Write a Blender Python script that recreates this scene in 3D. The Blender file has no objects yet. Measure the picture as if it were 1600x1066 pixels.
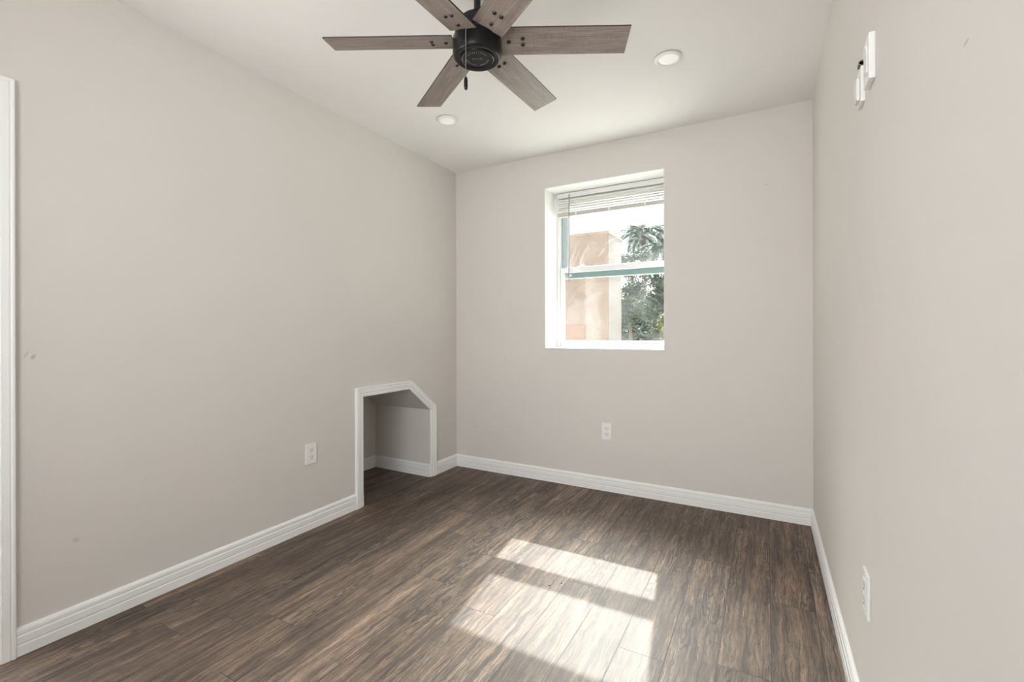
import bpy, bmesh, math, random
from mathutils import Vector, Matrix
random.seed(7)
C = bpy.context.scene.collection
S = bpy.context.scene
PI = math.pi
W, H, YR = 2.50, 2.44, -3.80        # room width, height, y of the wall behind the camera
SUN_E, SKY_E, CLOUD_E, GLOW_E, REAR_E, DOOR_E, EXPO = 6.4, 0.25, 0.82, 76, 19.5, 6, 0.13
# sun, blue sky, bright cloud, hazy glow round the sun, added rear fill light, added doorway fill light, exposure

# ------------------------------------------------------------------ camera
cd = bpy.data.cameras.new('camera'); cam = bpy.data.objects.new('camera', cd); C.objects.link(cam)
yaw, roll = 0.5055, -0.0025
fwd = Vector((-math.sin(yaw), math.cos(yaw), 0.0002)).normalized()
rt = Vector((math.cos(yaw), math.sin(yaw), 0)); upv = rt.cross(fwd)
r2 = rt*math.cos(roll)+upv*math.sin(roll); u2 = upv*math.cos(roll)-rt*math.sin(roll)
M = Matrix((r2, u2, -fwd)).transposed().to_4x4(); M.translation = Vector((2.2651, -3.1315, 1.1147))
cam.matrix_world = M
cd.sensor_fit = 'HORIZONTAL'; cd.sensor_width = 36; cd.lens = 36*717.17/1600; cd.shift_y = -14.56/1600
cd.clip_start = 0.02; cd.clip_end = 200
S.camera = cam
# ------------------------------------------------------------------ colour management
S.view_settings.view_transform = 'Standard'; S.view_settings.look = 'None'
S.view_settings.gamma = 1; S.view_settings.use_curve_mapping = False
S.view_settings.exposure = EXPO
# ------------------------------------------------------------------ sky, sun, added fill lights
SUN = Vector((0.155, -1.0, -1.04)).normalized()
w = bpy.data.worlds.new('sky'); S.world = w; w.use_nodes = True
nt = w.node_tree; nt.nodes.clear()
out = nt.nodes.new('ShaderNodeOutputWorld'); bg = nt.nodes.new('ShaderNodeBackground')
sky = nt.nodes.new('ShaderNodeTexSky'); sky.sky_type = 'NISHITA'; sky.sun_disc = False
sky.sun_elevation = math.asin(-SUN.z); sky.sun_rotation = math.atan2(-SUN.x, -SUN.y); sky.air_density = 1.0; sky.dust_density = 2.5
mx = nt.nodes.new('ShaderNodeMix'); mx.data_type = 'RGBA'; mx.inputs[0].default_value = 0.75
sc_ = nt.nodes.new('ShaderNodeVectorMath'); sc_.operation = 'SCALE'; sc_.inputs['Scale'].default_value = SKY_E
nt.links.new(sky.outputs[0], sc_.inputs[0]); nt.links.new(sc_.outputs[0], mx.inputs[6])
mx.inputs[7].default_value = (1.25*CLOUD_E, 1.28*CLOUD_E, 1.32*CLOUD_E, 1)
# bright haze round the sun
geo = nt.nodes.new('ShaderNodeTexCoord'); dt = nt.nodes.new('ShaderNodeVectorMath'); dt.operation = 'DOT_PRODUCT'
nt.links.new(geo.outputs['Generated'], dt.inputs[0]); dt.inputs[1].default_value = tuple(-SUN)
gr = nt.nodes.new('ShaderNodeMapRange'); gr.interpolation_type = 'SMOOTHSTEP'
gr.inputs['From Min'].default_value = math.cos(math.radians(32)); gr.inputs['From Max'].default_value = math.cos(math.radians(4))
gr.inputs['To Min'].default_value = 0; gr.inputs['To Max'].default_value = GLOW_E
nt.links.new(dt.outputs['Value'], gr.inputs['Value'])
gs = nt.nodes.new('ShaderNodeVectorMath'); gs.operation = 'SCALE'; gs.inputs[0].default_value = (1, .98, .95); nt.links.new(gr.outputs[0], gs.inputs['Scale'])
ad = nt.nodes.new('ShaderNodeVectorMath'); ad.operation = 'ADD'; nt.links.new(mx.outputs[2], ad.inputs[0]); nt.links.new(gs.outputs[0], ad.inputs[1])
nt.links.new(ad.outputs[0], bg.inputs[0]); bg.inputs[1].default_value = 1.0
nt.links.new(bg.outputs[0], out.inputs[0])
sl = bpy.data.lights.new('sun', 'SUN'); sl.energy = SUN_E; sl.angle = math.radians(0.55); sl.color = (1, .98, .955)
so = bpy.data.objects.new('sun', sl); C.objects.link(so); so.location = (0, 9, 12)
so.rotation_euler = SUN.to_track_quat('-Z', 'Y').to_euler()
RW = (0.95, 2.25, 0.80, 2.15)       # unseen window added behind the camera to hold a fill light: x0, x1, z0, z1
al = bpy.data.lights.new('rear_fill_light', 'AREA'); al.shape = 'RECTANGLE'
al.size = RW[1]-RW[0]-.1; al.size_y = RW[3]-RW[2]-.1; al.spread = math.radians(115); al.energy = REAR_E; al.color = (.97, .985, 1)
ao = bpy.data.objects.new('rear_fill_light', al); C.objects.link(ao)
ao.location = ((RW[0]+RW[1])/2, YR-.10, (RW[2]+RW[3])/2); ao.rotation_euler = (PI/2, 0, math.radians(13))

DY0, DY1, DH = -3.395, -2.640, 2.03  # doorway in the left wall, set open to hold an added fill light
dl = bpy.data.lights.new('doorway_fill_light', 'AREA'); dl.shape = 'RECTANGLE'; dl.size = DY1-DY0-.06; dl.size_y = DH-.1
dl.spread = math.radians(125); dl.energy = DOOR_E; dl.color = (.97, .985, 1)
do = bpy.data.objects.new('doorway_fill_light', dl); C.objects.link(do)
do.location = (-.10, (DY0+DY1)/2, DH/2); do.rotation_euler = (PI/2, 0, -PI/2)

# ------------------------------------------------------------------ material helpers
class G:
    """tiny node-graph helper"""
    def __init__(s, name):
        s.m = bpy.data.materials.new(name); s.m.use_nodes = True; s.t = s.m.node_tree; s.t.nodes.clear()
        s.out = s.n('ShaderNodeOutputMaterial')
    def n(s, k, **kw):
        x = s.t.nodes.new(k)
        for a, b in kw.items(): setattr(x, a, b)
        return x
    def put(s, sock, v):
        if hasattr(v, 'is_output'): s.t.links.new(v, sock)
        elif v is not None: sock.default_value = v
    def math(s, op, a, b=None, c=None, clamp=False):
        x = s.n('ShaderNodeMath', operation=op); x.use_clamp = clamp
        s.put(x.inputs[0], a); s.put(x.inputs[1], b); s.put(x.inputs[2], c); return x.outputs[0]
    def mix(s, f, a, b, mode='MIX'):
        x = s.n('ShaderNodeMix', data_type='RGBA', blend_type=mode); s.put(x.inputs[0], f)
        s.put(x.inputs[6], a); s.put(x.inputs[7], b); return x.outputs[2]
    def comb(s, x, y, z=0.0):
        c = s.n('ShaderNodeCombineXYZ'); s.put(c.inputs[0], x); s.put(c.inputs[1], y); s.put(c.inputs[2], z); return c.outputs[0]
    def noise(s, vec, scale=1, detail=3, rough=.5, dist=0, dim='3D', fac=True):
        x = s.n('ShaderNodeTexNoise', noise_dimensions=dim); s.put(x.inputs['Vector'], vec)
        x.inputs['Scale'].default_value = scale; x.inputs['Detail'].default_value = detail
        x.inputs['Roughness'].default_value = rough; x.inputs['Distortion'].default_value = dist
        return x.outputs['Fac' if fac else 'Color']
    def white(s, vec, dim='3D'):
        x = s.n('ShaderNodeTexWhiteNoise', noise_dimensions=dim); s.put(x.inputs['Vector'], vec); return x.outputs['Value'], x.outputs['Color']
    def ramp(s, f, stops, interp='LINEAR'):
        x = s.n('ShaderNodeValToRGB'); x.color_ramp.interpolation = interp
        e = x.color_ramp.elements
        while len(e) < len(stops): e.new(.5)
        for k, (p, c) in zip(e, stops): k.position = min(p, 1.0); k.color = (c, c, c, 1) if isinstance(c, (int, float)) else (*c, 1)
        s.put(x.inputs[0], f); return x.outputs[0]
    def obj(s):
        x = s.n('ShaderNodeTexCoord').outputs['Object']; q = s.n('ShaderNodeSeparateXYZ'); s.put(q.inputs[0], x)
        return x, q.outputs[0], q.outputs[1], q.outputs[2]
    def bump(s, h, strength=.2, dist=.01):
        b = s.n('ShaderNodeBump'); b.inputs['Strength'].default_value = strength; b.inputs['Distance'].default_value = dist
        s.put(b.inputs['Height'], h); return b.outputs[0]
    def bsdf(s, col, rough=.5, metal=0, normal=None, spec=None, **kw):
        b = s.n('ShaderNodeBsdfPrincipled')
        s.put(b.inputs['Base Color'], (*col, 1) if isinstance(col, tuple) and len(col) == 3 else col)
        s.put(b.inputs['Roughness'], rough); b.inputs['Metallic'].default_value = metal
        if spec is not None: s.put(b.inputs['Specular IOR Level'], spec)
        if normal is not None: s.put(b.inputs['Normal'], normal)
        for k, v in kw.items(): s.put(b.inputs[k], v)
        return b.outputs[0]
    def done(s, sh): s.t.links.new(sh, s.out.inputs['Surface']); return s.m

def plain(name, col, rough=.5, metal=0, var=.06, scale=6, bump=0, bscale=200, spec=None):
    g = G(name); p, x, y, z = g.obj()
    n = g.noise(p, scale, 3)
    a = tuple(c*(1-var) for c in col)+(1,); b = tuple(min(1, c*(1+var)) for c in col)+(1,)
    nm = g.bump(g.noise(p, bscale, 2), bump, .002) if bump else None
    return g.done(g.bsdf(g.mix(n, a, b), rough, metal, nm, spec))

def wall_paint(name, col, scuffs=()):
    g = G(name); p, x, y, z = g.obj()
    col_ = g.mix(g.noise(p, 1.3, 4, .6), tuple(c*.975 for c in col)+(1,), tuple(c*1.025 for c in col)+(1,))
    for (axis, cu, cz, ru, rz, ang, dark) in scuffs:     # small scuffs and dents with a shape of their own
        u = {'x': x, 'y': y}[axis]
        du = g.math('SUBTRACT', u, cu); dz = g.math('SUBTRACT', z, cz)
        ca, sa = math.cos(ang), math.sin(ang)
        a = g.math('DIVIDE', g.math('ADD', g.math('MULTIPLY', du, ca), g.math('MULTIPLY', dz, sa)), ru)
        b = g.math('DIVIDE', g.math('SUBTRACT', g.math('MULTIPLY', dz, ca), g.math('MULTIPLY', du, sa)), rz)
        d = g.math('ADD', g.math('MULTIPLY', a, a), g.math('MULTIPLY', b, b))
        d = g.math('ADD', d, g.math('MULTIPLY', g.math('SUBTRACT', g.noise(p, 160, 2), .5), 1.6))
        f = g.math('MULTIPLY', g.math('SUBTRACT', 1.3, d, clamp=True), dark)
        col_ = g.mix(f, col_, (.16, .14, .12, 1))
    h = g.math('ADD', g.noise(p, 260, 2), g.math('MULTIPLY', g.noise(p, 5, 2), 1.5))
    return g.done(g.bsdf(col_, .62, 0, g.bump(h, .12, .0015), .3))

def floor_mat():
    g = G('vinyl_planks'); p, x, y, z = g.obj()
    PW, L, X0 = .158, 1.22, .066
    xs = g.math('DIVIDE', g.math('SUBTRACT', x, X0), PW)
    row = g.math('FLOOR', xs); fx = g.math('SUBTRACT', xs, row)
    rr, _ = g.white(g.comb(row, 3.7, 1.1))
    ys = g.math('ADD', g.math('DIVIDE', y, L), g.math('MULTIPLY', rr, 5.0))
    pl = g.math('FLOOR', ys); fy = g.math('SUBTRACT', ys, pl)
    r1, rc = g.white(g.comb(row, pl, 0.0)); r2_, _ = g.white(g.comb(row, pl, 5.0)); r3, _ = g.white(g.comb(row, pl, 9.0))
    u = g.math('ADD', x, g.math('MULTIPLY', r1, 17.0)); v = g.math('ADD', y, g.math('MULTIPLY', r2_, 23.0))
    # warp makes the cathedral figure
    r9 = g.math('MULTIPLY', r3, 9.0)
    warp = g.noise(g.comb(g.math('MULTIPLY', u, 9.0), g.math('MULTIPLY', v, 1.15), r9), 1, 3, .5)
    wig = g.noise(g.comb(g.math('MULTIPLY', u, 16.0), g.math('MULTIPLY', v, 14.0), r9), 1, 3, .55)
    ring = g.math('MULTIPLY', g.math('ADD', g.math('SINE', g.math('ADD', g.math('MULTIPLY', warp, 150.0), g.math('MULTIPLY', wig, 9.0))), 1.0), .5)
    figm = g.ramp(g.noise(g.comb(g.math('MULTIPLY', u, 7.0), g.math('MULTIPLY', v, 1.4), 4.0), 1, 2, .5), [(.48, 0.0), (.62, 1.0)])
    uw = g.math('ADD', u, g.math('MULTIPLY', g.math('SUBTRACT', wig, .5), .022))
    fine = g.noise(g.comb(g.math('MULTIPLY', uw, 230.0), g.math('MULTIPLY', v, 8.0), 0.0), 1, 5, .65)
    mid = g.noise(g.comb(g.math('MULTIPLY', uw, 48.0), g.math('MULTIPLY', v, 1.8), 2.0), 1, 4, .6)
    big = g.noise(g.comb(g.math('MULTIPLY', uw, 13.0), g.math('MULTIPLY', v, 1.3), 7.0), 1, 3, .6)
    blot = g.noise(g.comb(g.math('MULTIPLY', u, 9.0), g.math('MULTIPLY', v, 5.0), 3.0), 1, 4, .65)
    saw = g.noise(g.comb(g.math('MULTIPLY', u, 8.0), g.math('MULTIPLY', v, 150.0), 1.0), 1, 2, .5)
    streak = g.ramp(g.noise(g.comb(g.math('MULTIPLY', uw, 60.0), g.math('MULTIPLY', v, 3.2), 11.0), 1, 3, .6), [(.58, 0.0), (.72, 1.0)])
    pore = g.ramp(g.noise(g.comb(g.math('MULTIPLY', uw, 420.0), g.math('MULTIPLY', v, 16.0), 21.0), 1, 4, .7), [(.50, 0.0), (.64, 1.0)])
    t = g.math('ADD', g.math('MULTIPLY', big, .60), g.math('MULTIPLY', blot, .40))
    t = g.math('ADD', t, g.math('MULTIPLY', g.math('SUBTRACT', r3, .5), .16))
    col = g.ramp(t, [(.30, (.042, .028, .020)), (.50, (.090, .065, .048)), (.72, (.165, .127, .100))])
    def factor(c, x, lo, hi, a_, b_):
        return g.mix(1.0, c, g.ramp(x, [(lo, a_), (hi, b_)]), 'MULTIPLY')
    col = factor(col, fine, .36, .62, .26, 1.0); col = factor(col, mid, .36, .62, .34, 1.0)
    col = factor(col, pore, 0.0, 1.0, 1.0, .38); col = factor(col, streak, 0.0, 1.0, 1.0, .22)
    col = factor(col, g.math('MULTIPLY', figm, g.math('POWER', ring, 2.5)), 0.0, 1.0, 1.0, .26)
    col = factor(col, saw, .30, .70, .82, 1.0)
    col = g.mix(1.0, col, (3.4, 3.3, 3.2, 1), 'MULTIPLY')
    hue = g.mix(r1, (1.0, .90, .81, 1), (.97, .94, .91, 1))
    col = g.mix(1.0, col, hue, 'MULTIPLY')
    ex = g.math('MULTIPLY', g.math('MINIMUM', fx, g.math('SUBTRACT', 1.0, fx)), PW)
    ey = g.math('MULTIPLY', g.math('MINIMUM', fy, g.math('SUBTRACT', 1.0, fy)), L)
    e = g.math('MINIMUM', ex, ey)
    seam = g.ramp(g.math('MULTIPLY', e, 100.0), [(.07, 1.0), (.22, 0.0)])
    col = g.mix(g.math('MULTIPLY', seam, .85), col, (.012, .009, .008, 1))
    hgt = g.math('SUBTRACT', g.math('MULTIPLY', g.math('ADD', fine, mid), .5), g.math('MULTIPLY', seam, 1.5))
    rough = g.math('ADD', .56, g.math('MULTIPLY', fine, .14))
    return g.done(g.bsdf(col, rough, 0, g.bump(hgt, .35, .002), .9))

def glass_mat(name, haze, seed, arc=False):
    g = G(name); p, x, y, z = g.obj()
    tr = g.n('ShaderNodeBsdfTransparent'); tr.inputs[0].default_value = (.90, .95, .93, 1)
    gl = g.n('ShaderNodeBsdfGlossy'); gl.inputs['Roughness'].default_value = .02; gl.inputs[0].default_value = (.85, .95, .92, 1)
    fr = g.n('ShaderNodeFresnel'); fr.inputs[0].default_value = 1.45
    m1 = g.n('ShaderNodeMixShader'); g.put(m1.inputs[0], fr.outputs[0]); g.put(m1.inputs[1], tr.outputs[0]); g.put(m1.inputs[2], gl.outputs[0])
    # grime: broad cloudy film plus wiped streaks
    q = g.comb(g.math('ADD', x, seed), 0.0, z)
    cloud = g.ramp(g.noise(q, 3.2, 3, .55, .8), [(.40, 0.0), (.75, 1.0)])
    # wiped arcs: rings around a point, broken up by noise
    dx = g.math('SUBTRACT', x, .10); dz = g.math('SUBTRACT', z, -.32)
    rad = g.math('SQRT', g.math('ADD', g.math('MULTIPLY', dx, dx), g.math('MULTIPLY', dz, dz)))
    ang = g.math('ARCTAN2', dz, dx)
    st = g.noise(g.comb(g.math('MULTIPLY', rad, 34.0), g.math('MULTIPLY', ang, 1.6), seed), 1, 3, .6)
    st = g.ramp(st, [(.55, 0.0), (.68, 1.0)])
    if arc: st = g.math('MULTIPLY', st, g.ramp(z, [(.05, .15), (.35, 1.0)]))
    st2 = g.ramp(g.noise(g.comb(g.math('MULTIPLY', g.math('ADD', x, z), 60.0), g.math('MULTIPLY', g.math('SUBTRACT', x, z), 4.0), seed), 1, 3, .6), [(.60, 0.0), (.74, 1.0)])
    f = g.math('ADD', g.math('MULTIPLY', cloud, haze), g.math('ADD', g.math('MULTIPLY', st, .24 if arc else .015), g.math('MULTIPLY', st2, .02)))
    f = g.math('ADD', f, .004, clamp=True)
    tl = g.n('ShaderNodeBsdfTranslucent'); tl.inputs[0].default_value = (.88, .90, .91, 1)
    m2 = g.n('ShaderNodeMixShader'); g.put(m2.inputs[0], f); g.put(m2.inputs[1], m1.outputs[0]); g.put(m2.inputs[2], tl.outputs[0])
    return g.done(m2.outputs[0])

def blade_mat():
    g = G('blade_wood'); p, x, y, z = g.obj()
    a = g.noise(g.comb(g.math('MULTIPLY', x, 9.0), g.math('MULTIPLY', y, 260.0), 0.0), 1, 4, .6)
    b = g.noise(g.comb(g.math('MULTIPLY', x, 300.0), g.math('MULTIPLY', y, 30.0), 0.0), 1, 2, .5)
    c = g.noise(g.comb(g.math('MULTIPLY', x, 5.0), g.math('MULTIPLY', y, 40.0), 3.0), 1, 3, .5)
    t = g.math('ADD', g.math('MULTIPLY', a, .5), g.math('ADD', g.math('MULTIPLY', b, .22), g.math('MULTIPLY', c, .4)))
    col = g.ramp(t, [(.40, (.150, .118, .100)), (.72, (.360, .300, .262))])
    return g.done(g.bsdf(col, .42, 0, g.bump(a, .1, .001), .5))

def leaf_mat(name, c0, c1):
    g = G(name); p, x, y, z = g.obj()
    col = g.mix(g.ramp(g.noise(p, 3.5, 3), [(.35, 0.0), (.65, 1.0)]), (*c0, 1), (*c1, 1))
    return g.done(g.bsdf(col, .55, 0, None, .25))

def stucco_mat(name, col):
    g = G(name); p, x, y, z = g.obj()
    c = g.mix(g.noise(p, 1.1, 5, .65), tuple(k*.92 for k in col)+(1,), tuple(min(1, k*1.05) for k in col)+(1,))
    return g.done(g.bsdf(c, .85, 0, g.bump(g.noise(p, 45, 4), .5, .01), .2))

WALL = (.692, .660, .620)
m_wall = wall_paint('greige_wall_paint', WALL)
m_wall_l = wall_paint('greige_wall_paint_scuffed', WALL, [
    ('y', -2.549, 1.040, .004, .016, -.4, .2), ('y', -2.532, 1.030, .006, .010, -.5, .4), ('y', -2.418, .339, .010, .012, .3, .2),
    ('y', -2.20, .51, .004, .005, 0, .15)])
m_wall_b = wall_paint('greige_wall_paint_back', WALL, [('x', .474, .905, .004, .022, .1, .22), ('x', 2.27, 1.99, .012, .003, .1, .3)])
m_wall_r = wall_paint('greige_wall_paint_right', WALL, [('y', -2.30, 1.50, .010, .003, 0, .35), ('y', -2.47, .47, .003, .018, .5, .25)])
m_ceil = wall_paint('ceiling_paint', (.90, .884, .866))
m_trim = plain('white_trim_paint', (.90, .90, .885), .35, 0, .02, 3)
m_liner = plain('white_reveal_paint', (.86, .855, .835), .55, 0, .02, 3)
m_vinyl = plain('white_vinyl', (.80, .81, .80), .35, 0, .02, 5)
m_rail_shade = plain('grey_green_rail_shade', (.20, .27, .265), .4, .1, .05, 5)  # greenish reflection and shade on the meeting rail, put into its colour
m_sash_shade = plain('blue_grey_sash_shade', (.42, .48, .50), .4, .1, .05, 5)  # bluish shading of the upper sash, put into its colour
m_floor = floor_mat()
m_plate = plain('white_plastic', (.86, .855, .83), .35, 0, .015, 8)
m_plate2 = plain('white_socket_plastic', (.80, .80, .775), .35, 0, .015, 8)
m_slot = plain('dark_slot', (.05, .045, .04), .6, 0, .05)
m_black = plain('black_enamel', (.0045, .0042, .004), .33, 0, .1, 12, spec=.35)
m_blackm = plain('black_satin_metal', (.010, .008, .008), .25, 0, .1, 12, spec=.6)
m_mark = plain('worn_grey_lettering', (.22, .22, .21), .5, .3, .2, 60)
m_blade = blade_mat()
m_edge = plain('dark_blade_edge', (.022, .017, .014), .5, 0, .1)
_g = G('frosted_lens_added_glow'); m_lens = _g.done(_g.bsdf((.90, .90, .89), .4, **{'Emission Color': (1, .98, .95, 1), 'Emission Strength': .22}))   # faint glow added so the unlit lenses stand out from the ceiling
m_blind = plain('white_blind_slats', (.80, .79, .76), .4, 0, .03, 12)
m_blind2 = plain('beige_blind_rail', (.52, .49, .455), .4, 0, .03, 12)
m_wand = plain('clear_grey_wand', (.30, .28, .26), .25, 0, .1)
m_brown = plain('brown_metal_clip', (.16, .135, .10), .4, .4, .1, 20)
m_gl_up = glass_mat('smeared_glass', .03, 3.0, True)
m_gl_lo = glass_mat('dusty_glass', .032, 8.0)
m_peach = stucco_mat('peach_stucco', (.37, .284, .232))
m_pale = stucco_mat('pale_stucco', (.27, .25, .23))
m_orange = stucco_mat('orange_stucco', (.40, .245, .170))
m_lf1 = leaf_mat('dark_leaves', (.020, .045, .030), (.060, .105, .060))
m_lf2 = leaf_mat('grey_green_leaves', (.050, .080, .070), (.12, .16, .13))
m_lf3 = leaf_mat('yellow_green_leaves', (.10, .13, .03), (.22, .22, .06))
m_bark = plain('bark', (.13, .105, .085), .9, 0, .3, 14, .6, 40)
m_ground = plain('pale_concrete_yard', (.42, .41, .37), .95, 0, .25, 1.5)

# ------------------------------------------------------------------ mesh helpers
def finish(name, bm, mat, parent=None, smooth=None, loc=None):
    bmesh.ops.recalc_face_normals(bm, faces=bm.faces[:])
    me = bpy.data.meshes.new(name); bm.to_mesh(me); bm.free()
    for k in (mat if isinstance(mat, (list, tuple)) else [mat]): me.materials.append(k)
    if smooth is not None:
        me.shade_smooth() if smooth >= 180 else me.shade_auto_smooth(angle=math.radians(smooth)) if hasattr(me, 'shade_auto_smooth') else me.shade_smooth()
        if smooth < 180 and hasattr(me, 'set_sharp_from_angle'):
            me.shade_smooth(); me.set_sharp_from_angle(angle=math.radians(smooth))
    o = bpy.data.objects.new(name, me); C.objects.link(o)
    if parent: o.parent = parent
    if loc is not None: o.location = loc
    return o
def struct(name, bm, mat, label=None, parent=None, smooth=None):
    o = finish(name, bm, mat, parent, smooth)
    if not parent: o['kind'] = 'structure'
    if label: o['label'] = label
    return o
def thing(name, label, cat, loc=(0, 0, 0), rot=(0, 0, 0), group=None):
    o = bpy.data.objects.new(name, None); C.objects.link(o); o.empty_display_size = .05
    o.location = loc; o.rotation_euler = rot; o['label'] = label; o['category'] = cat
    if group: o['group'] = group
    return o
def box(bm, x0, x1, y0, y1, z0, z1, bev=0, mi=0):
    b = bmesh.new() if bev else bm
    v = [b.verts.new((x, y, z)) for x in (x0, x1) for y in (y0, y1) for z in (z0, z1)]
    fs = []
    for q in ((0, 1, 3, 2), (4, 6, 7, 5), (0, 4, 5, 1), (2, 3, 7, 6), (0, 2, 6, 4), (1, 5, 7, 3)):
        fs.append(b.faces.new([v[i] for i in q]))
    for f in fs: f.material_index = mi
    if bev:
        bmesh.ops.bevel(b, geom=b.edges[:], offset=bev, segments=2, affect='EDGES', profile=.6)
        for f in b.faces: f.material_index = mi
        merge(bm, b)
def merge(bm, b, mat=None):
    me = bpy.data.meshes.new('t'); b.to_mesh(me); b.free()
    if mat: me.transform(mat)
    bm.from_mesh(me); bpy.data.meshes.remove(me)
def prism(bm, pts, axis, a, b, mi=0):
    """extrude a 2-D polygon along an axis: x -> pts are (y,z); y -> (x,z); z -> (x,y)"""
    f = {'x': lambda p, t: (t, p[0], p[1]), 'y': lambda p, t: (p[0], t, p[1]), 'z': lambda p, t: (p[0], p[1], t)}[axis]
    va = [bm.verts.new(f(p, a)) for p in pts]; vb = [bm.verts.new(f(p, b)) for p in pts]
    bm.faces.new(va).material_index = mi; bm.faces.new(vb[::-1]).material_index = mi
    n = len(pts)
    for i in range(n): bm.faces.new((va[i], vb[i], vb[(i+1) % n], va[(i+1) % n])).material_index = mi
def lathe(bm, prof, seg=48, center=(0, 0, 0), mat=None):
    """revolve (radius, z) points round z"""
    b = bmesh.new(); rings = []
    for r, z in prof:
        if r < 1e-6: rings.append([b.verts.new((0, 0, z))])
        else: rings.append([b.verts.new((r*math.cos(2*PI*i/seg), r*math.sin(2*PI*i/seg), z)) for i in range(seg)])
    for A, B in zip(rings, rings[1:]):
        for i in range(seg):
            j = (i+1) % seg
            if len(A) == 1 and len(B) == 1: continue
            if len(A) == 1: b.faces.new((A[0], B[i], B[j]))
            elif len(B) == 1: b.faces.new((A[i], B[0], A[j]))
            else: b.faces.new((A[i], B[i], B[j], A[j]))
    merge(bm, b, Matrix.Translation(center) @ (mat or Matrix.Identity(4)))
def tube(bm, pts, r, seg=8, r_end=None):
    pts = [Vector(p) for p in pts]; rings = []
    for i, p in enumerate(pts):
        d = (pts[min(i+1, len(pts)-1)]-pts[max(i-1, 0)]).normalized()
        a = d.orthogonal().normalized(); c = d.cross(a)
        rr = r if r_end is None else r+(r_end-r)*i/(len(pts)-1)
        rings.append([bm.verts.new(p+a*rr*math.cos(2*PI*k/seg)+c*rr*math.sin(2*PI*k/seg)) for k in range(seg)])
    for A, B in zip(rings, rings[1:]):
        for k in range(seg): bm.faces.new((A[k], B[k], B[(k+1) % seg], A[(k+1) % seg]))
    bm.faces.new(rings[0][::-1]); bm.faces.new(rings[-1])
def offset_path(path, d):
    """offset an open 2-D polyline to its left by d, mitred"""
    res = []
    for i, p in enumerate(path):
        p = Vector(p); ns = []
        if i > 0: e = (p-Vector(path[i-1])).normalized(); ns.append(Vector((-e.y, e.x)))
        if i < len(path)-1: e = (Vector(path[i+1])-p).normalized(); ns.append(Vector((-e.y, e.x)))
        n = ns[0] if len(ns) == 1 else (ns[0]+ns[1])/(1+ns[0].dot(ns[1]))
        res.append(p+n*d)
    return res
def casing(bm, path, prof, x0, sgn=1):
    """moulding swept on the plane x = x0; path in (y,z), profile (offset outward, height off the wall)"""
    lines = [[bm.verts.new((x0+sgn*h, q.x, q.y)) for q in offset_path(path, o)] for o, h in prof]
    n = len(lines)
    for a in range(n):
        A, B = lines[a], lines[(a+1) % n]
        for i in range(len(path)-1): bm.faces.new((A[i], A[i+1], B[i+1], B[i]))
    bm.faces.new([l[0] for l in lines]); bm.faces.new([l[-1] for l in lines][::-1])
BASE = [(0, 0), (.0135, 0), (.0135, .034), (.0115, .0365), (.0115, .040), (.0135, .043), (.0135, .066), (.0105, .069), (.0105, .073), (.0125, .076),
        (.0120, .086), (.0085, .092), (.0040, .096), (0, .096)]
def baseboard(bm, axis, a, b, wall, sgn):
    """axis 'y': runs along y on the plane x = wall; axis 'x': runs along x on the plane y = wall"""
    prism(bm, [(wall+sgn*t, z) for t, z in BASE], axis, a, b)

# ------------------------------------------------------------------ the room
bm = bmesh.new(); box(bm, -.72, W+.12, YR-.2, .30, -.05, 0); struct('floor', bm, m_floor)
bm = bmesh.new(); box(bm, -.12, W+.12, YR-.2, .30, H, H+.12); struct('ceiling', bm, m_ceil)
# alcove outline in (y, z), walked from the rear side of the opening to the front
ALC = [(-1.022, 0), (-1.022, .700), (-.585, .700), (-.345, .515), (-.345, 0)]
TL = .12
bm = bmesh.new()
prism(bm, [(YR-.2, 0), (DY0, 0), (DY0, H), (YR-.2, H)], 'x', -TL, 0)
prism(bm, [(DY0, DH), (DY1, DH), (DY1, H), (DY0, H)], 'x', -TL, 0)
prism(bm, [(DY1, 0), (ALC[0][0], 0), (ALC[0][0], H), (DY1, H)], 'x', -TL, 0)
prism(bm, [ALC[1], ALC[2], ALC[3], (ALC[3][0], H), (ALC[1][0], H)], 'x', -TL, 0)
prism(bm, [(ALC[4][0], 0), (0, 0), (0, H), (ALC[4][0], H)], 'x', -TL, 0)
struct('wall_left', bm, m_wall_l)
bm = bmesh.new(); box(bm, W, W+.12, YR-.2, 0, 0, H); struct('wall_right', bm, m_wall_r)
WX0, WX1, WZ0, WZ1 = .815, 1.680, .985, 2.190      # window opening in the back wall
bm = bmesh.new()
box(bm, -TL, WX0, 0, .30, 0, H); box(bm, WX1, W+.12, 0, .30, 0, H)
box(bm, WX0, WX1, 0, .30, 0, WZ0); box(bm, WX0, WX1, 0, .30, WZ1, H)
struct('wall_back', bm, m_wall_b)
bm = bmesh.new()
box(bm, 0, RW[0], YR-.2, YR, 0, H); box(bm, RW[1], W, YR-.2, YR, 0, H)
box(bm, RW[0], RW[1], YR-.2, YR, 0, RW[2]); box(bm, RW[0], RW[1], YR-.2, YR, RW[3], H)
struct('wall_rear', bm, m_wall)
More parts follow.
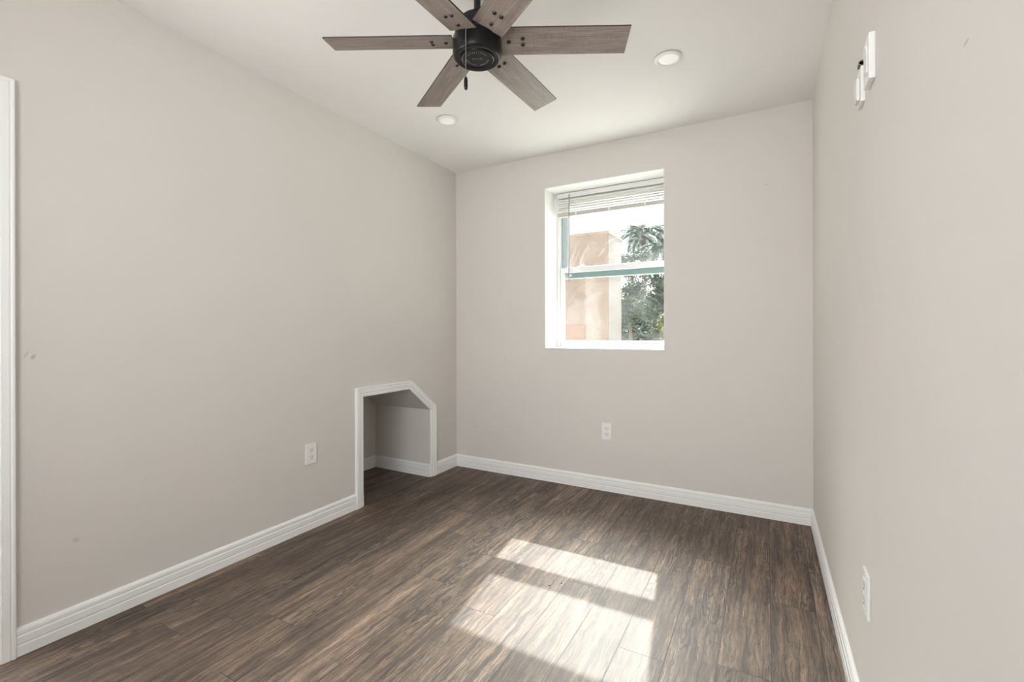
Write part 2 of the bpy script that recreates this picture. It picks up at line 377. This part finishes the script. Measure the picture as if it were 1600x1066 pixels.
# alcove under the stairs
AX = -.575
bm = bmesh.new()
o = .05
prism(bm, [(-1.022-o, 0), (-1.022, 0), (-1.022, .70), (-.585, .70), (-.345, .515), (-.345, 0), (-.345+o, 0), (-.345+o, .515+o*.6), (-.585+o*.4, .70+o), (-1.022-o, .70+o)], 'x', AX, -TL)
prism(bm, [(-1.022-o, 0), (-.345+o, 0), (-.345+o, .515+o*.6), (-.585+o*.4, .70+o), (-1.022-o, .70+o)], 'x', AX-.05, AX)
struct('wall_alcove', bm, m_wall)
bm = bmesh.new()
baseboard(bm, 'x', AX, -.002, -.345, -1); baseboard(bm, 'x', AX, -.002, -1.022, 1); baseboard(bm, 'y', -1.022, -.345, AX, 1)
struct('baseboard_alcove', bm, m_trim)
CAS = [(0, 0), (0, .009), (.004, .012), (.016, .0135), (.019, .0115), (.023, .0115), (.026, .0155), (.045, .0175), (.049, .0155), (.053, .0190), (.058, .0190), (.061, .016), (.061, 0)]
bm = bmesh.new(); casing(bm, ALC, CAS, 0); struct('trim_1', bm, m_trim, 'white five-sided moulding around the low alcove opening')
DP = [(DY0-.005, 0), (DY0-.005, DH-.095+.005), (DY1+.005, DH-.095+.005), (DY1+.005, 0)]
DP = [(DY0, 0), (DY0, 1.922), (DY1, 1.922), (DY1, 0)]
bm = bmesh.new(); casing(bm, DP, CAS, 0); struct('trim_2', bm, m_trim, 'white door casing at the left edge')
# the door leaf is set open for the added fill light, swung out of the room on its rear hinge
LW = DY1-DY0-.024
bm = bmesh.new(); box(bm, -.1-LW, -.1, DY0-.075, DY0-.035, .012, DH-.012, .002)
for (a, b_) in ((.18, .95), (1.10, 1.90)):
    for (c, d) in ((-.1-LW+.11, -.1-LW+.33), (-.43, -.21)): box(bm, c, d, DY0-.036, DY0-.029, a, b_, .003)
door = struct('door_1', bm, m_trim)
bm = bmesh.new()
lathe(bm, [(0, .075), (.018, .073), (.027, .060), (.027, .050), (.014, .038), (.011, .012), (.030, .010), (.032, 0), (0, 0)], 32, (-.1-LW+.06, DY0-.035, .95), Matrix.Rotation(-PI/2, 4, 'X'))
finish('door_knob', bm, m_blackm, door, 40)
bm = bmesh.new()
box(bm, -TL, -.0005, DY0+.0005, DY0+.011, 0, DH-.001); box(bm, -TL, -.0005, DY1-.011, DY1-.0005, 0, DH-.001); box(bm, -TL, -.0005, DY0+.011, DY1-.011, DH-.011, DH-.001)
finish('door_jamb', bm, m_trim, door)
# baseboards
bm = bmesh.new(); baseboard(bm, 'x', 0, W, 0, -1); struct('baseboard_back', bm, m_trim)
bm = bmesh.new(); baseboard(bm, 'y', YR, 0, W, -1); struct('baseboard_right', bm, m_trim)
bm = bmesh.new(); baseboard(bm, 'y', DY1+.061, -1.022-.061, 0, 1); baseboard(bm, 'y', -.345+.061, 0, 0, 1); struct('baseboard_left', bm, m_trim)
bm = bmesh.new(); baseboard(bm, 'x', 0, W, YR, 1); struct('baseboard_rear', bm, m_trim)
# caulk bead where the back wall meets the ceiling is part of the paint; nothing to add

# ------------------------------------------------------------------ window in the back wall
FY0, FY1 = .220, .298
bm = bmesh.new()
IX0, IX1, IZ0, IZ1 = .843, 1.670, 1.001, 2.165       # inside of the fixed vinyl frame
box(bm, WX0+.003, IX0, FY0, FY1, WZ0+.012, WZ1-.003, .002); box(bm, IX1, WX1-.003, FY0, FY1, WZ0+.012, WZ1-.003, .002)
box(bm, IX0, IX1, FY0, FY1, IZ1, WZ1-.003, .002); box(bm, IX0, IX1, FY0, FY1, WZ0+.012, IZ0, .002)
win = struct('window_1', bm, m_vinyl)
bm = bmesh.new()
box(bm, WX0, WX0+.003, -.0015, FY0, WZ0+.012, WZ1); box(bm, WX1-.003, WX1, -.0015, FY0, WZ0+.012, WZ1); box(bm, WX0+.003, WX1-.003, -.0015, FY0, WZ1-.003, WZ1)
finish('reveal_lining', bm, m_liner, win)
bm = bmesh.new(); box(bm, WX0+.0005, WX1-.0005, -.006, FY1, WZ0+.0005, WZ0+.012, .002); finish('window_sill', bm, m_liner, win)
def sash(name, y0, y1, z0, z1, st, rb, rtp, mat, gm, gname):
    b = bmesh.new(); x0, x1 = IX0+.002, IX1-.002
    sr = .029; box(b, x0, x0+st, y0, y1, z0, z1, .003); box(b, x1-sr, x1, y0, y1, z0, z1, .003)
    box(b, x0+st, x1-sr, y0, y1, z0, z0+rb, .003); box(b, x0+st, x1-sr, y0, y1, z1-rtp, z1, .003)
    s = finish(name, b, mat, win)
    ym = (y0+y1)/2; xm, zm = (x0+st+x1-sr)/2, (z0+z1)/2; hw = (x1-sr-x0-st)/2+.004
    b = bmesh.new()
    vs = [b.verts.new((sx*hw, 0, sz)) for sx, sz in ((-1, z0+rb-.004-zm), (1, z0+rb-.004-zm), (1, z1-rtp+.004-zm), (-1, z1-rtp+.004-zm))]
    b.faces.new(vs)
    finish(gname, b, gm, s, loc=(xm, ym, zm)); return s
lo = sash('lower_sash', .224, .252, IZ0+.001, 1.616, .030, .044, .040, m_vinyl, m_gl_lo, 'glass_pane')
up = sash('upper_sash', .260, .290, 1.532, IZ1-.001, .052, .070, .04, m_sash_shade, m_gl_up, 'glass_pane')
bm = bmesh.new(); box(bm, IX0+.056, IX1-.024, .2555, .2595, 1.533, 1.577, .001); finish('meeting_rail', bm, m_rail_shade, up)['label'] = 'rail strip behind the glass, dark green reflection and shade put into its colour'
for xx in (1.02, 1.44):
    bm = bmesh.new()
    box(bm, xx-.030, xx+.030, .226, .250, 1.6155, 1.621, .002); lathe(bm, [(0, .014), (.008, .013), (.010, .008), (.011, 0), (0, 0)], 20, (xx, .238, 1.620)); box(bm, xx-.004, xx+.022, .229, .237, 1.623, 1.631, .002)
    finish('sash_lock', bm, m_vinyl, lo, 40)
bm = bmesh.new(); box(bm, .925, .940, .2225, .2245, 1.545, 1.562, .001); finish('white_tag', bm, m_plate, lo)

# ------------------------------------------------------------------ raised mini blind
bl = thing('mini_blind', 'white mini blind raised and bunched at the top of the window', 'window blind', (.868+.37, .19, 2.183))
bx0, bx1 = -.37-.020, 1.655-.868-.37-.005+.012
def bb(y0, y1, z0, z1, bev, x0=bx0, x1=bx1):
    b = bmesh.new(); box(b, x0, x1, y0, y1, z0, z1, bev); return b
finish('headrail', bb(-.024, .022, -.036, 0, .002), m_blind, bl)
b = bmesh.new()
for i in range(6):
    z = -.058-.0172*i; jut = (.0, .0012, -.0008)[i % 3]
    # a curved slat hanging nearly closed, its front edge low: bright lip, shaded face above it
    pr = [(-.0225+jut, z), (-.0215+jut, z+.0042), (-.013+jut, z+.0125), (-.001, z+.0195), (.010, z+.0235)]
    prism(b, pr+[(y+.0006, q-.0014) for y, q in pr[::-1]], 'x', bx0+.004, bx1-.004)
finish('slats', b, m_blind, bl)
b = bb(-.023, .021, -.180, -.150, .003)
br = finish('bottom_rail', b, m_blind2, bl)
for xx in (-.24, .02, .28):
    b = bmesh.new(); box(b, xx-.007, xx+.007, -.0255, -.0225, -.174, -.156, .001); box(b, xx-.007, xx+.007, -.0255, .020, -.1825, -.1795, .001)
    finish('cord_clip', b, m_blind, br)
for xx in (-.25, .29):
    b = bmesh.new(); tube(b, [(xx, -.0245, -.034), (xx, -.026, -.09), (xx, -.0245, -.152)], .0010, 6); finish('ladder_cord', b, m_blind, bl)
b = bmesh.new(); tube(b, [(-.291, -.033, -.020), (-.291, -.034, -.30), (-.292, -.035, -.690)], .0042, 6)
wd = finish('tilt_wand', b, m_wand, bl)
b = bmesh.new(); tube(b, [(-.291, -.020, -.014), (-.291, -.033, -.014), (-.291, -.033, -.028)], .003, 6); finish('wand_hook', b, m_wand, wd)

# ------------------------------------------------------------------ outlets and switches (built facing -y, then turned)
def screw_bm(x, z, y, r=.0032):
    b = bmesh.new(); lathe(b, [(0, .0014), (r*.7, .0012), (r, .0004), (r, 0), (0, 0)], 16, (x, y, z), Matrix.Rotation(PI/2, 4, 'X')); return b
def outlet(label, loc, rotz, decora=False):
    t = thing('wall_outlet', label, 'electrical outlet', loc, (0, 0, rotz))
    b = bmesh.new(); box(b, -.0355, .0355, -.0072, 0, -.058, .058, .0025); finish('cover_plate', b, m_plate, t)
    for zc in (.0195, -.0195):
        b = bmesh.new()
        if decora: box(b, -.0165, .0165, -.0092, -.0070, zc-.0165, zc+.0165, .0015)
        else:
            pts = [(.0165*max(-1, min(1, 1.25*math.cos(a)))*.98, zc+.0145*math.sin(a)) for a in [2*PI*k/28 for k in range(28)]]
            prism(b, pts, 'y', -.0092, -.0070)
        rc = finish('receptacle', b, m_plate2, t)
        for sx, hh in ((-.0064, .0042), (.0064, .0036)):
            b = bmesh.new(); box(b, sx-.0011, sx+.0011, -.0093, -.0090, zc+.0030-hh, zc+.0030+hh); finish('slot', b, m_slot, rc)
        b = bmesh.new(); prism(b, [(.0026*math.cos(a), zc-.0078+.0026*math.sin(a)) for a in [2*PI*k/14 for k in range(14)]], 'y', -.0096, -.0090); finish('ground_hole', b, m_slot, rc)
    if decora:
        for zc in (.047, -.047): finish('screw', screw_bm(0, zc, -.0072), m_plate2, t)
    else: finish('screw', screw_bm(0, 0, -.0072), m_plate2, t)
    return t
outlet('white duplex outlet on the back wall under the window', (1.290, 0, .417), 0)
outlet('white duplex outlet on the left wall beside the alcove', (0, -1.405, .426), PI/2)
outlet('white outlet low on the right wall, seen almost edge-on', (W, -1.614, .420), -PI/2, True)
# near device on the right wall: a switch plate on a thick box
t = thing('wall_switch', 'thick white switch plate high on the right wall, nearer and higher of the two', 'light switch', (W, -1.690, 1.790), (0, 0, -PI/2))
b = bmesh.new(); box(b, -.0355, .0355, -.0135, 0, -.0565, .0565, .0025); finish('cover_plate', b, m_plate, t)
b = bmesh.new(); prism(b, [(-.0135-.000, -.033), (-.0135, .033), (-.0175, .033), (-.0150, 0), (-.0165, -.033)], 'x', -.0165, .0165); finish('rocker', b, m_plate2, t)
for zc in (.047, -.047): finish('screw', screw_bm(0, zc, -.0135), m_plate2, t)
t = thing('fan_control', 'slim white fan control on the right wall with a brown clip on top', 'wall control', (W, -1.562, 1.783), (0, 0, -PI/2))
b = bmesh.new(); box(b, -.030, .030, -.0100, 0, -.048, .048, .002); finish('cradle', b, m_plate, t)
b = bmesh.new(); box(b, -.020, .020, -.0180, -.0100, -.040, .020, .003); rm = finish('remote', b, m_plate2, t)
b = bmesh.new(); box(b, .006, .030, -.014, 0, .0485, .0605, .002); tube(b, [(.006, -.007, .056), (.030, -.007, .056)], .0065, 10); finish('clip', b, m_brown, t, 40)['label'] = 'brown metal clip'

# ------------------------------------------------------------------ recessed ceiling lights
def can(label, x, y, group=None):
    t = thing('recessed_light', label, 'ceiling light', (x, y, H), group=group)
    b = bmesh.new(); lathe(b, [(.044, 0), (.044, -.006), (.047, -.0110), (.052, -.0125), (.060, -.0105), (.0635, -.0065), (.0635, -.0045), (.052, -.0045), (.052, 0)], 64); finish('trim_ring', b, m_plate, t, 50)
    b = bmesh.new(); lathe(b, [(.044, -.0005), (.044, -.0070), (.030, -.0085), (0, -.009)], 64); finish('lens', b, m_lens, t, 60)
can('round white recessed light on the ceiling right of the fan', 1.853, -.820)
can('small-looking round white recessed light on the ceiling near the left wall', .530, -.820)

# ------------------------------------------------------------------ ceiling fan
FC = Vector((1.322, -1.690, 0))
fan = thing('ceiling_fan', 'six-blade ceiling fan with grey-brown wooden blades and black motor', 'ceiling fan', (FC.x, FC.y, H))
def fz(z): return z-H
b = bmesh.new(); lathe(b, [(0, fz(2.44)), (.068, fz(2.44)), (.068, fz(2.425)), (.055, fz(2.395)), (.026, fz(2.378)), (0, fz(2.378))], 48); finish('canopy', b, m_black, fan, 40)
b = bmesh.new(); lathe(b, [(0, fz(2.39)), (.0125, fz(2.39)), (.0125, fz(2.29)), (0, fz(2.29))], 24); finish('downrod', b, m_black, fan, 40)
b = bmesh.new()
lathe(b, [(0, fz(2.308)), (.022, fz(2.308)), (.027, fz(2.300)), (.034, fz(2.292)), (.060, fz(2.282)), (.078, fz(2.264)), (.084, fz(2.244)), (.084, fz(2.222)),
          (.081, fz(2.219)), (.081, fz(2.213)), (.0885, fz(2.211)), (.0905, fz(2.206)), (.0915, fz(2.160)), (.0910, fz(2.150)), (.0885, fz(2.142)), (.0840, fz(2.1370)), (.0800, fz(2.1355)),
          (.0680, fz(2.1365)), (.0665, fz(2.1395)), (.0640, fz(2.1400)), (.0625, fz(2.1350)), (.0590, fz(2.1335)), (.0560, fz(2.1345)), (.0540, fz(2.1365)), (.02, fz(2.1368)), (0, fz(2.1368))], 72)
mh = finish('motor_housing', b, m_black, fan, 24)
# worn lettering round the bottom plate: too small to read in the photograph, kept as raised marks
b = bmesh.new(); rnd = random.Random(3)
def mark(a, r, wdt, hgt):
    bb_ = bmesh.new(); box(bb_, -wdt/2, wdt/2, -hgt/2, hgt/2, -.0006, .0004)
    merge(b, bb_, Matrix.Translation((r*math.cos(a), r*math.sin(a), fz(2.1365))) @ Matrix.Rotation(a+PI/2, 4, 'Z'))
for rng in ((0.15, 1.35, 9), (1.75, 2.95, 8), (3.7, 5.7, 11)):
    for k in range(rng[2]):
        a = rng[0]+(rng[1]-rng[0])*k/(rng[2]-1)+.5; mark(a, .040, rnd.uniform(.0008, .0026), .0055); mark(a+.035, .040+rnd.uniform(-.002, .002), .0022, .001)
for k in range(7):
    bb_ = bmesh.new(); box(bb_, -.0009, .0009, -.0035, .0035, -.0006, .0004); merge(b, bb_, Matrix.Translation((0, 0, fz(2.1365))) @ Matrix.Rotation(.5055, 4, 'Z') @ Matrix.Translation((-.018+.006*k, 0, 0)))
finish('emblem', b, m_mark, mh)
BR0, BR1, BW, BT = .088, .560, .0600, .0055
TH0, TILT = .4838, -.2315
blade_b = bmesh.new()
box(blade_b, BR0, BR1, -BW, BW, 0, BT, 0)
for f in blade_b.faces: f.material_index = 0 if abs(f.calc_center_median().z) < 1e-6 or f.calc_center_median().z > BT-1e-6 else 1
me_bl = None
screw_pts = [(.118, 0), (.170, .0135), (.170, -.0135)]
for k in range(6):
    ang = TH0-k*PI/3
    if me_bl is None:
        o = finish('blade', blade_b, [m_blade, m_edge], fan); me_bl = o.data
        sb = bmesh.new(); lathe(sb, [(0, -.0060), (.004, -.0056), (.0068, -.0034), (.0078, 0), (0, 0)], 20); so_ = finish('screw', sb, m_blackm, o, 40); me_sc = so_.data
        so_.location = (screw_pts[0][0], screw_pts[0][1], 0); rest = screw_pts[1:]
        ib = bmesh.new()
        prism(ib, [(.060, -.020), (.100, -.017), (.125, -.022), (.175, -.030), (.190, -.016), (.190, .016), (.175, .030), (.125, .022), (.100, .017), (.060, .020)], 'z', BT, BT+.005)
        io = finish('blade_iron', ib, m_black, o); me_ir = io.data
    else:
        o = bpy.data.objects.new('blade', me_bl); C.objects.link(o); o.parent = fan; rest = screw_pts
        io = bpy.data.objects.new('blade_iron', me_ir); C.objects.link(io); io.parent = o
    o.matrix_basis = Matrix.Translation((0, 0, fz(2.1985))) @ Matrix.Rotation(ang, 4, 'Z') @ Matrix.Rotation(TILT*-1 if False else TILT, 4, 'X')
    for (sx, sy) in rest:
        s_ = bpy.data.objects.new('screw', me_sc); C.objects.link(s_); s_.parent = o; s_.location = (sx, sy, 0)
cdir = -fwd*.094+rt*(-.034); cdir.z = 0
b = bmesh.new(); cx, cy = cdir.x, cdir.y
tube(b, [(cx*.90, cy*.90, fz(2.193)), (cx*.98, cy*.98, fz(2.190)), (cx, cy, fz(2.18)), (cx, cy, fz(2.015))], .0011, 8)
for k in range(44): lathe(b, [(0, .0016), (.0016, 0), (0, -.0016)], 6, (cx, cy, fz(2.180-.0037*k)))
pc = finish('pull_chain', b, m_mark, fan)
b = bmesh.new(); lathe(b, [(0, .004), (.003, .003), (.006, -.004), (.0068, -.012), (.0068, -.032), (.0055, -.040), (.003, -.043), (0, -.0435)], 24, (cx, cy, fz(2.0145))); finish('pull_knob', b, m_black, pc, 60)

# ------------------------------------------------------------------ specks of debris on the floor
for lab, x, y, sz, sd in (('dark speck of debris in the shaded gap of the sun patch, left of two', 1.432, -1.294, .0042, 1),
                          ('dark speck of debris in the shaded gap of the sun patch, right of two', 1.472, -1.252, .0036, 2),
                          ('dark speck of debris on the floor beyond the left of the sun patch', .892, -1.082, .0042, 3)):
    b = bmesh.new(); bmesh.ops.create_icosphere(b, subdivisions=2, radius=sz); rnd = random.Random(sd)
    for v_ in b.verts: v_.co *= rnd.uniform(.75, 1.15); v_.co.z = max(v_.co.z*.7+sz*.6, 0)
    o = finish('debris_speck', b, m_slot, None, 180, (x, y, 0)); o['label'] = lab; o['category'] = 'debris'; o['group'] = 'dark specks on the floor'

# ------------------------------------------------------------------ frame of the added fill window behind the camera
bm = bmesh.new()
for (a, b_, c, d) in ((RW[0], RW[0]+.05, RW[2], RW[3]), (RW[1]-.05, RW[1], RW[2], RW[3]), (RW[0]+.05, RW[1]-.05, RW[2], RW[2]+.05), (RW[0]+.05, RW[1]-.05, RW[3]-.05, RW[3])):
    box(bm, a+.001, b_-.001, YR-.19, YR-.13, c+.001, d-.001, .003)
struct('added_fill_window', bm, m_vinyl)

# ------------------------------------------------------------------ outside: ground, neighbour's house, trees
bm = bmesh.new(); box(bm, -30, 30, .30, 60, -.25, -.15); struct('ground', bm, m_ground)
def at(px, py, y):
    """a point of the outdoor world at distance y that lies in a given direction from the room"""
    d = fwd+rt*((px-800)/717.17)-upv*((py-518.44)/717.17); k = (y+3.1315)/d.y
    return Vector((2.2651, -3.1315, 1.1147))+d*k
hs = thing('neighbor_house', 'flat-topped peach stucco house next door seen through the window', 'house', (-3.5, 6.0, -.15))
cx_ = at(950, 450, 6).x; zt_ = at(940, 366, 6).z+.15
dv = fwd+rt*((970-800)/717.17); yb = -3.1315+(cx_-2.2651)/dv.x*dv.y      # the side wall runs back to here
b = bmesh.new(); box(b, -3.0, cx_+3.5, 0, yb-6.0, 0, zt_); finish('wall', b, m_peach, hs)
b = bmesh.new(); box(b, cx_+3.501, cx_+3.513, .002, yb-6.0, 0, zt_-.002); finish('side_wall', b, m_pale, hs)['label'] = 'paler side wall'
b = bmesh.new(); box(b, -3.1, cx_+3.5+.03, -.05, yb-6.0+.03, zt_, zt_+.05, .01); finish('roof_edge', b, m_peach, hs)
o0, o1 = at(880, 508, 6), at(914, 531, 6)
b = bmesh.new(); box(b, o0.x+3.5, o1.x+3.5, -.02, -.001, .0, o0.z+.15); finish('wall_panel', b, m_orange, hs)['label'] = 'bare orange patch low on the wall'

def leaf_cloud(bm, center, radii, n, size, rnd, clump=24):
    cl = []
    for _ in range(clump):
        v = Vector((rnd.gauss(0, 1), rnd.gauss(0, 1), rnd.gauss(0, 1))).normalized()*rnd.uniform(.25, .95)
        cl.append(Vector((v.x*radii[0], v.y*radii[1], v.z*radii[2])))
    for _ in range(n):
        c = rnd.choice(cl); q = Vector((rnd.gauss(0, 1), rnd.gauss(0, 1), rnd.gauss(0, .8)))*(.20*(radii[0]+radii[2])/2)
        p = Vector(center)+c+q; s = size*rnd.uniform(.6, 1.3)
        a = Vector((rnd.gauss(0, 1), rnd.gauss(0, 1), rnd.gauss(0, .7))).normalized(); d = a.orthogonal().normalized()
        d.rotate(Matrix.Rotation(rnd.uniform(0, 6.28), 3, a)); n_ = a.cross(d)
        bm.faces.new([bm.verts.new(p-a*s), bm.verts.new(p+d*s*.38+n_*s*.1), bm.verts.new(p+a*s), bm.verts.new(p-d*s*.38+n_*s*.1)])
def tree(name, label, base, top, center, radii, n, size, mat, seed, group=None, tr=.07):
    rnd = random.Random(seed)
    t = thing(name, label, 'tree', base, group=group)
    b = bmesh.new(); B = Vector(base); c = Vector(center)-B
    tube(b, [(0, 0, 0), (c.x*.3+.03, c.y*.3, c.z*.35), (c.x*.8-.02, c.y*.8, c.z*.75), tuple(c)], tr, 10, tr*.45)
    for k in range(7):
        v = Vector((rnd.uniform(-1, 1)*radii[0], rnd.uniform(-1, 1)*radii[1], rnd.uniform(-.6, .8)*radii[2]))*.8
        tube(b, [tuple(c*.7), tuple(c*.85+v*.5+Vector((0, 0, .05))), tuple(c+v)], tr*.4, 6, tr*.1)
    finish('trunk', b, m_bark, t)
    b = bmesh.new(); leaf_cloud(b, c, radii, n, size, rnd); finish('foliage', b, mat, t)
    return t
def tree_at(px, py, y, radii, n, size, mat, seed, name, label, tr=.06):
    c = at(px, py, y); return tree(name, label, (c.x, y, -.15), None, c, radii, n, size, mat, seed, None, tr)
tree_at(986, 482, 9.2, (.38, .4, .78), 4600, .06, m_lf1, 1, 'tree', 'dark green leafy tree just behind the corner of the peach house')
tree_at(1034, 476, 8.4, (.44, .4, .86), 5600, .06, m_lf1, 2, 'tree', 'dark green tree at the right edge of the window')
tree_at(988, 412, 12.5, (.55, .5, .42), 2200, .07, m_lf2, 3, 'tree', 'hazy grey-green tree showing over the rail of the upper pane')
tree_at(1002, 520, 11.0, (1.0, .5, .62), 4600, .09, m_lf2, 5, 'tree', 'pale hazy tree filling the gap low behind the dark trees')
tree_at(1036, 508, 6.6, (.13, .15, .30), 420, .035, m_lf3, 4, 'shrub', 'yellow-green sunlit shrub low at the right side of the window', .02)['category'] = 'shrub'

def palm(label, px, py, y, seed, fl, nf):
    rnd = random.Random(seed); c = at(px, py, y)
    t = thing('palm_tree', label, 'palm tree', (c.x, y, -.15)); hh = c.z+.15
    b = bmesh.new(); tube(b, [(0, 0, 0), (.03, 0, hh*.4), (0, 0, hh)], .11, 12, .085); finish('trunk', b, m_bark, t)
    for k in range(nf):
        a = 2*PI*k/nf+rnd.uniform(-.2, .2); el = rnd.uniform(-.25, 1.2); L = fl*rnd.uniform(.8, 1.1)
        h = Vector((math.cos(a), math.sin(a), 0)); side = Vector((-h.y, h.x, 0))
        pts = []; p = Vector((0, 0, hh)); e = el
        for i in range(9):
            pts.append(p.copy()); p = p+(h*math.cos(e)+Vector((0, 0, 1))*math.sin(e))*L/8; e -= .26
        b = bmesh.new(); tube(b, pts, .012, 5, .003)
        for i in range(1, 9):
            for s in (-1, 1):
                for q in (0, .2, .4, .6, .8):
                    if i == 8 and q > 0: continue
                    o_ = pts[i].lerp(pts[min(i+1, 8)], q); d = (pts[i]-pts[i-1]).normalized()
                    ll = L*.30*(1-.8*abs((i+q)/8-.4)); tip = o_+(side*s*.8+d*.75+Vector((0, 0, -.40+rnd.uniform(-.2, .15)))).normalized()*ll
                    wv = d*.013
                    b.faces.new([b.verts.new(o_-wv), b.verts.new((o_+tip)/2-wv*1.2+Vector((0, 0, .008))), b.verts.new(tip), b.verts.new((o_+tip)/2+wv*1.2+Vector((0, 0, .008)))])
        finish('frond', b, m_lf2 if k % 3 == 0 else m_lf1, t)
palm('tall palm with drooping fronds against the sky in the upper pane', 1006, 366, 16.0, 5, 1.5, 30)
palm('shorter palm at the right edge of the upper pane', 1040, 392, 13.6, 6, 1.1, 24)
